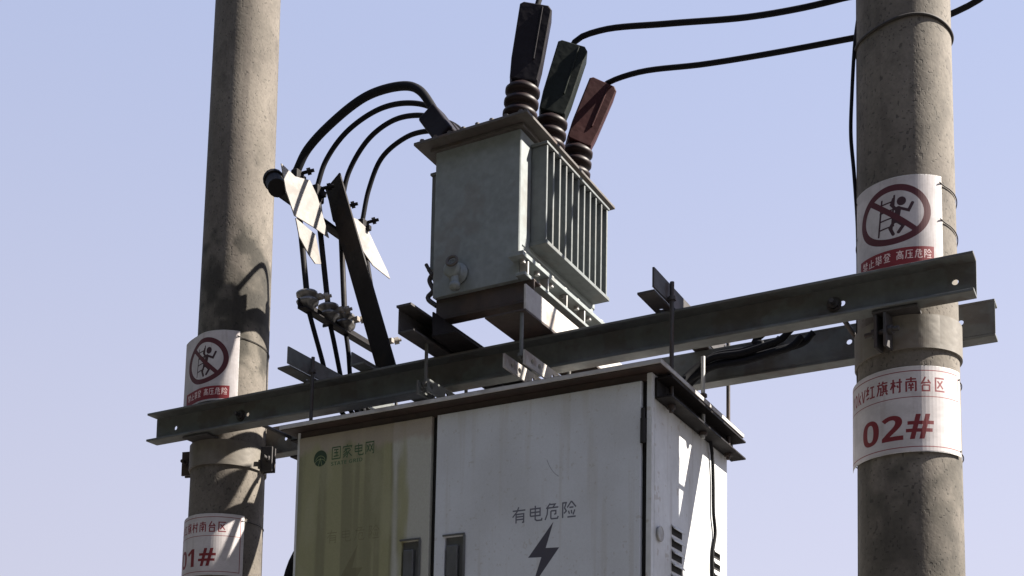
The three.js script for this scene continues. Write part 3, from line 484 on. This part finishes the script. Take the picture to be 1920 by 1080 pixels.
// ---------------------------------------------------------------- cables
function cable(name, pts, r, label, group, mat = M.cable, cat = 'cable') { return tag(part(name, tube(pts, r, 90, 12), mat, scene), label, cat, group); }
const LVC = [
  [[1.07, 3.865, 0.235], [1.035, 3.93, 0.235], [0.985, 4.0, 0.235], [0.925, 4.035, 0.232], [0.766, 4.049, 0.226], [0.603, 3.992, 0.22], [0.50, 3.925, 0.216], [0.455, 3.862, 0.212]],
  [[1.068, 3.865, 0.115], [0.972, 4.00, 0.115], [0.865, 4.059, 0.11], [0.723, 4.081, 0.10], [0.577, 4.036, 0.095], [0.49, 3.95, 0.095], [0.455, 3.86, 0.095]],
  [[1.068, 3.865, -0.005], [1.0, 3.985, -0.005], [0.91, 4.05, -0.005], [0.806, 4.097, -0.012], [0.694, 4.113, -0.024], [0.58, 4.078, -0.036], [0.49, 3.98, -0.045], [0.455, 3.86, -0.05]],
  [[1.068, 3.865, -0.125], [0.98, 4.01, -0.125], [0.864, 4.075, -0.125], [0.773, 4.111, -0.134], [0.669, 4.121, -0.148], [0.551, 4.08, -0.165], [0.485, 3.98, -0.18], [0.455, 3.86, -0.185]],
];
const ord = ['outermost and thickest', 'second', 'third', 'innermost'];
LVC.forEach((p, i) => cable('low_voltage_cable', p, i ? 0.0092 : 0.0148, 'black arched cable from transformer to switch rack, ' + ['thickest and topmost of the four', 'just under the thickest one', 'third down of the four', 'lowest of the four'][i], 'arched low voltage cables'));
SW.forEach((z, i) => {
  const zb = z + [-0.015, -0.02, 0.03, -0.055][i], e = [0.10, 0.01, -0.04, -0.10][i];
  cable('switch_tail_cable', [[0.519, 3.345, zb], [0.53, 3.27, zb * 0.75 + e * 0.25], [0.535, 3.18, zb * 0.3 + e * 0.7], [0.55, 3.08, e], [0.62, 2.97, e * 0.9], [0.70, 2.88, e * 0.8]], 0.0085, ['black cable dropping from the outer front switch behind the beam', 'black cable dropping from the second switch behind the beam', 'black cable dropping from the switch beside the rack post', 'black cable dropping from the switch beside the loose white sheet'][i], 'cables dropping from the switches');
});
cable('high_voltage_cable', [[1.405, 4.165, 0.205], [1.413, 4.215, 0.195], [1.441, 4.336, 0.15], [1.50, 4.7, 0.06], [1.56, 5.2, 0.0], [1.58, 5.62, 0.0]], 0.0095, 'black cable rising from the black hooded bushing', 'high voltage cables');
cable('high_voltage_cable', [[1.420, 4.16, -0.015], [1.44, 4.192, -0.02], [1.531, 4.205, -0.03], [1.754, 4.162, -0.04], [2.015, 4.113, -0.06], [2.179, 4.102, -0.08], [2.297, 4.107, -0.1], [2.44, 4.16, -0.18], [2.60, 4.3, -0.22], [2.72, 4.7, -0.15], [2.74, 5.62, 0.0]], 0.0098, 'black cable from the dark green hooded bushing, passing high above the 02# plate', 'high voltage cables');
cable('high_voltage_cable', [[1.430, 4.14, -0.23], [1.462, 4.150, -0.225], [1.595, 4.137, -0.2], [1.828, 4.089, -0.19], [2.065, 4.05, -0.18], [2.336, 4.01, -0.165], [2.49, 3.99, -0.16], [2.603, 3.997, -0.165], [2.72, 4.035, -0.165], [2.80, 4.12, -0.14], [2.86, 4.6, -0.06], [2.88, 5.62, 0.0]], 0.0092, 'black cable from the dark red hooded bushing passing behind the 02# pole', 'high voltage cables');
cable('earth_cable', [[2.372, 4.02, -0.03], [2.369, 3.86, 0.03], [2.360, 3.70, 0.035], [2.356, 3.58, 0.035], [2.364, 3.46, 0.035], [2.371, 3.30, 0.03], [2.369, 3.10, 0.02], [2.366, 2.96, 0.02], [2.372, 2.80, 0.04]], 0.0055, 'thin black cable clipped down the edge of the 02# pole');
cable('cabinet_side_cable', [[1.876, 2.79, -0.12], [1.8725, 2.74, -0.152], [1.871, 2.66, -0.165], [1.8715, 2.56, -0.168], [1.871, 2.50, -0.185], [1.8695, 2.43, -0.165], [1.870, 2.30, -0.168], [1.870, 1.95, -0.17]], 0.0055, 'thin black cable running down the louvred cabinet side');
cable('supply_cable', [[0.55, 2.84, -0.15], [0.43, 2.67, -0.06], [0.345, 2.525, 0.0], [0.30, 2.40, 0.0], [0.27, 2.1, 0.0], [0.24, 1.4, 0.04], [0.24, -0.05, 0.05]], 0.018, 'thick black cable dropping beside the olive door towards the ground');
for (const [dz, dy, e] of [[0, 0, 0], [0.026, 0.012, 0.06], [-0.026, 0.012, 0.11], [0.0, 0.028, 0.15], [0.02, -0.014, 0.03]]) cable('spare_cable', [[1.80, 2.905, -0.02 + dz], [1.84, 2.97 + dy * 0.5, -0.06 + dz], [1.90, 3.012 + dy, -0.09 + dz], [2.0, 3.012 + dy, -0.085 + dz * 0.8], [2.10 - e * 0.3, 3.022 + dy, -0.085 + dz], [2.18 - e, 3.034 + dy, -0.09 + dz], [2.21 - e, 3.062 + dy, -0.095 + dz]], 0.0105, 'loose black cable end in the bundle between the beams', 'cable bundle between the beams');

// ---------------------------------------------------------------- signs on the poles
function curved(cx, y0, y1, a0, a1, rf, th, skew = 0) {   // bent sheet; a in degrees from +z towards +x
  const n = 40, m = 6, v = [], uv = [], idx = [];
  const P = (i, j, o) => { const a = (a0 + (a1 - a0) * i / n), y = y0 + (y1 - y0) * j / m, A = a * Math.PI / 180, r = rf(a, y) + o; return [cx + Math.sin(A) * r, y + skew * (a - a0), Math.cos(A) * r]; };
  for (let i = 0; i < n; i++) for (let j = 0; j < m; j++) { const q = [[i, j], [i + 1, j], [i + 1, j + 1], [i, j + 1]]; for (const k of [0, 1, 2, 0, 2, 3]) { v.push(...P(...q[k], th)); uv.push(q[k][0] / n, q[k][1] / m); } if (th) for (const k of [0, 2, 1, 0, 3, 2]) { v.push(...P(...q[k], 0)); uv.push(q[k][0] / n, q[k][1] / m); } }
  const rimq = (a, b) => { for (const [p, o] of [[a, 0], [b, 0], [b, th], [a, 0], [b, th], [a, th]]) { v.push(...P(...p, o)); uv.push(p[0] / n, p[1] / m); } };
  if (th) { for (let i = 0; i < n; i++) { rimq([i, 0], [i + 1, 0]); rimq([i + 1, m], [i, m]); } for (let j = 0; j < m; j++) { rimq([0, j + 1], [0, j]); rimq([n, j], [n, j + 1]); } }
  const g = new THREE.BufferGeometry(); g.setAttribute('position', new THREE.Float32BufferAttribute(v, 3)); g.setAttribute('uv', new THREE.Float32BufferAttribute(uv, 2)); g.computeVertexNormals(); return g;
}
const dirty = (s) => (u, v) => { const n = fbm(u, v, 6, 6, 4, s), f = fbm(u, v, 60, 60, 2, s + 3), st = fbm(u, v, 24, 2, 3, s + 7); let c = mix3([0.46, 0.43, 0.432], [0.39, 0.36, 0.36], ss(0.35, 0.7, n)); c = mix3(c, [0.33, 0.29, 0.275], 0.45 * ss(0.6, 0.8, st)); return c.map((q) => q * (0.94 + 0.12 * f)); };
function warnPrint(s) {
  return painted(768, 768, dirty(s), (c, w, h) => {
    const RED = 'rgb(116,26,34)', K = 'rgb(50,22,28)', cx = w * 0.5, cy = h * 0.41, rx = w * 0.375, ry = h * 0.335;
    c.fillStyle = K; c.lineCap = 'round'; c.strokeStyle = K;
    // ladder or mast and a climbing figure
    const P = (x, y) => [cx + x * rx, cy + y * ry], line = (w_, ...p) => { c.lineWidth = w_; c.beginPath(); p.forEach(([x, y], i) => { const q = P(x, y); i ? c.lineTo(...q) : c.moveTo(...q); }); c.stroke(); };
    line(15, [-0.28, -0.55], [-0.38, 0.62]); line(15, [0.06, -0.62], [-0.02, 0.55]); for (const y of [-0.42, -0.15, 0.12, 0.40]) line(13, [-0.33, y + 0.02], [0.03, y - 0.02]);
    line(44, [0.16, -0.16], [0.10, 0.22]); line(24, [0.18, -0.18], [0.42, -0.06], [0.52, -0.30]); line(24, [0.10, -0.15], [-0.02, -0.34], [0.04, -0.52]); line(26, [0.08, 0.2], [0.28, 0.42], [0.16, 0.62]); line(26, [0.06, 0.22], [-0.06, 0.44], [0.02, 0.66]);
    { const q = P(0.24, -0.40); c.beginPath(); c.ellipse(q[0], q[1], 34, 38, 0, 0, 7); c.fill(); }
    c.strokeStyle = 'rgb(72,20,28)'; c.lineWidth = 54; c.beginPath(); c.ellipse(cx, cy, rx - 27, ry - 27, 0, 0, 7); c.stroke();
    c.lineWidth = 44; c.lineCap = 'butt'; c.beginPath(); c.moveTo(...P(-0.62, -0.62)); c.lineTo(...P(0.62, 0.62)); c.stroke();
    c.fillStyle = RED; c.fillRect(w * 0.10, h * 0.80, w * 0.80, h * 0.185);
    c.strokeStyle = c.fillStyle = 'rgb(214,196,192)'; write(c, '禁止攀登 高压危险', w * 0.135, h * 0.825, w * 0.0855, 6.5, w * 0.088, 1.25);
  });
}
function numPrint(no, s) {
  return painted(1024, 640, dirty(s), (c, w, h) => {
    const RED = 'rgb(112,34,40)'; c.strokeStyle = 'rgb(120,62,62)'; c.lineWidth = 7; c.strokeRect(w * 0.03, h * 0.05, w * 0.94, h * 0.90); c.lineWidth = 6; c.beginPath(); c.moveTo(w * 0.03, h * 0.36); c.lineTo(w * 0.97, h * 0.36); c.stroke();
    c.strokeStyle = c.fillStyle = RED; write(c, '10kV红旗村南台区', w * 0.085, h * 0.115, w * 0.088, 11.5, w * 0.0945, 1.35);
    c.fillStyle = 'rgb(104,18,26)'; c.font = 'bold 270px sans-serif'; c.textAlign = 'center'; c.textBaseline = 'alphabetic'; c.save(); c.translate(w * 0.5, h * 0.86); c.scale(1.12, 0.98); c.fillText(no, 0, 0); c.restore();
  });
}
function sign(name, cx, y0, y1, a0, a1, rf, mat, label, cat, holes) {
  const t = thing(name, label, cat, [cx, y0, 0.1]);
  part('plate', curved(cx, y0, y1, a0, a1, rf, 0.0012), M.signBack, t);
  part('print', curved(cx, y0 + 0.002, y1 - 0.002, a0 + 0.8, a1 - 0.8, (a, y) => rf(a, y) + 0.0016, 0), mat, t);
  for (const [y, s] of holes) { // tie wires round the pole through the plate's edges
    const pts = []; for (let k = 0; k <= 28; k++) { const a = (a1 - 4 + (360 - (a1 - a0) + 8) * k / 28) * Math.PI / 180, r = poleR(y) + 0.003 + (k === 0 || k === 28 ? 0.006 : 0); pts.push([cx + Math.sin(a) * r, y + s * Math.sin(k / 28 * Math.PI), Math.cos(a) * r]); }
    part('tie_wire', tube(pts, 0.0016, 60, 6), M.wire, t);
  }
}
const flush = (g) => (a, y) => poleR(y) + g;
sign('warning_sign', 2.5, 3.105, 3.365, -62, 53, flush(0.004), warnPrint(2100), 'no climbing warning sign bent round the 02# pole', 'sign', [[3.345, -0.02], [3.24, -0.03]]);
sign('warning_sign', 0, 3.115, 3.385, -66, 52, (a, y) => poleR(y) + 0.004 + 0.000022 * Math.max(0, -a - 20) ** 2, warnPrint(2200), 'no climbing warning sign bent round the 01# pole, one edge lifting off', 'sign', [[3.365, -0.02]]);
sign('number_plate', 2.5, 2.585, 2.822, -88, 78, (a, y) => poleR(y) + 0.005 + 0.000004 * Math.max(0, -a - 40) ** 2, numPrint('02#', 2300), 'number plate reading 02# on the pole beside the louvred cabinet side', 'sign', [[2.80, 0.0], [2.60, -0.01]]);
sign('number_plate', 0, 2.455, 2.685, -88, 70, (a, y) => poleR(y) + 0.005 + 0.000010 * Math.max(0, -a - 25) ** 2, numPrint('01#', 2400), 'number plate reading 01# on the pole beside the switch rack', 'sign', [[2.665, 0.0]]);
{ // black wire hoop high on the 02# pole
  const y = 3.83, pts = []; for (let k = 0; k <= 40; k++) { const a = k / 40 * Math.PI * 2, r = poleR(y) + 0.003; pts.push([2.5 + Math.sin(a) * r, y + 0.006 * Math.sin(a * 3), Math.cos(a) * r]); }
  tag(part('tie_wire', tube(pts, 0.0042, 90, 6), M.wire, scene), 'dark wire hoop around the 02# pole above its warning sign', 'wire');
}
// ---------------------------------------------------------------- the arm above that carries the high voltage leads
{
  const t = thing('high_cross_arm', 'steel cross arm with pin insulators high on both poles', 'cross arm', [1.25, 5.4, 0.12]);
  const z = poleR(5.4); part('arm', [box(-0.5, 3.2, 5.40, 5.47, z + 0.001, z + 0.008), box(-0.5, 3.2, 5.464, 5.471, z + 0.0085, z + 0.07)], M.galv, t);
  for (const x of [1.58, 2.74, 2.88]) part('insulator', uvm(lathe([[0.0001, 0], [0.03, 0], [0.03, 0.03], [0.06, 0.05], [0.03, 0.07], [0.06, 0.09], [0.03, 0.11], [0.04, 0.14], [0.0001, 0.16]], 20).translate(x, 5.4715, z + 0.04)), M.porcelain, t);
}
// ---------------------------------------------------------------- added unseen trees that block low sky and darken the doors' side
{
  const bark = new THREE.MeshStandardMaterial({ color: new THREE.Color(0.07, 0.055, 0.042), roughness: 1 });
  const leafMat = new THREE.MeshPhysicalMaterial({ color: new THREE.Color(0.05, 0.075, 0.025), roughness: 0.9, transmission: 0.15, thickness: 0, side: THREE.DoubleSide });
  const protos = [];
  for (let k = 0; k < 2; k++) {
    const limbs = [], tips = [], H = 9 + k;
    limbs.push(tube([[0, -0.2, 0], [0.1, 2, 0.05], [-0.1, 4.5, 0.1], [0.1, H * 0.8, 0]], 0.16, 16, 8));
    for (let i = 0; i < 11; i++) { const a = i * 2.4 + k, y = 1.8 + i * 0.55, r = 2.6 - Math.abs(i - 4) * 0.18, t = V(Math.cos(a) * r, y + 1.1, Math.sin(a) * r); limbs.push(tube([[0, y, 0], [t.x * 0.5, y + 0.7, t.z * 0.5], [t.x, t.y, t.z]], 0.055, 8, 6)); tips.push(t, V(t.x * 0.55, y + 0.8, t.z * 0.55)); }
    tips.push(V(0, H * 0.85, 0), V(0.5, H * 0.92, 0.3));
    const pos = [], q = new THREE.Quaternion(), e = new THREE.Euler(), c = V(), a = V(), b = V();
    for (let i = 0; i < 6500; i++) {
      const t = tips[Math.floor(rnd() * tips.length)], u = V(rnd() - 0.5, rnd() - 0.5, rnd() - 0.5).normalize().multiplyScalar(Math.cbrt(rnd()) * 1.25); c.copy(t).add(u);
      q.setFromEuler(e.set(rnd() * 6.28, rnd() * 6.28, rnd() * 6.28)); const s = 0.10 + rnd() * 0.10; a.set(s, 0, 0).applyQuaternion(q); b.set(0, 0, s * 0.6).applyQuaternion(q);
      const P = [c.clone().sub(a), c.clone().add(b), c.clone().add(a), c.clone().sub(b)]; for (const n of [0, 1, 2, 0, 2, 3]) pos.push(P[n].x, P[n].y, P[n].z);
    }
    const g = new THREE.BufferGeometry(); g.setAttribute('position', new THREE.Float32BufferAttribute(pos, 3)); g.computeVertexNormals(); protos.push([merge(limbs), g]);
  }
  [[-8.5, 2.2], [-7.6, 5.4], [-5.2, 8.2], [-2.2, 9.6], [1.0, 10.2], [4.2, 10.4], [7.4, 9.8], [10.4, 8.4]].forEach(([x, z], i) => {
    const t = thing('added_tree', 'added unseen tree blocking low sky opposite the cabinet doors', 'tree', [x, 0, z], 'added trees blocking low sky'); t.rotation.y = i * 1.7;
    const [w, l] = protos[i % 2], a = new THREE.Mesh(w, bark), b = new THREE.Mesh(l, leafMat); a.name = 'trunk'; b.name = 'crown'; t.add(a, b);
  });
}
scene.traverse((o) => { if (o.isMesh) o.castShadow = o.receiveShadow = true; });
renderer.render(scene, camera);
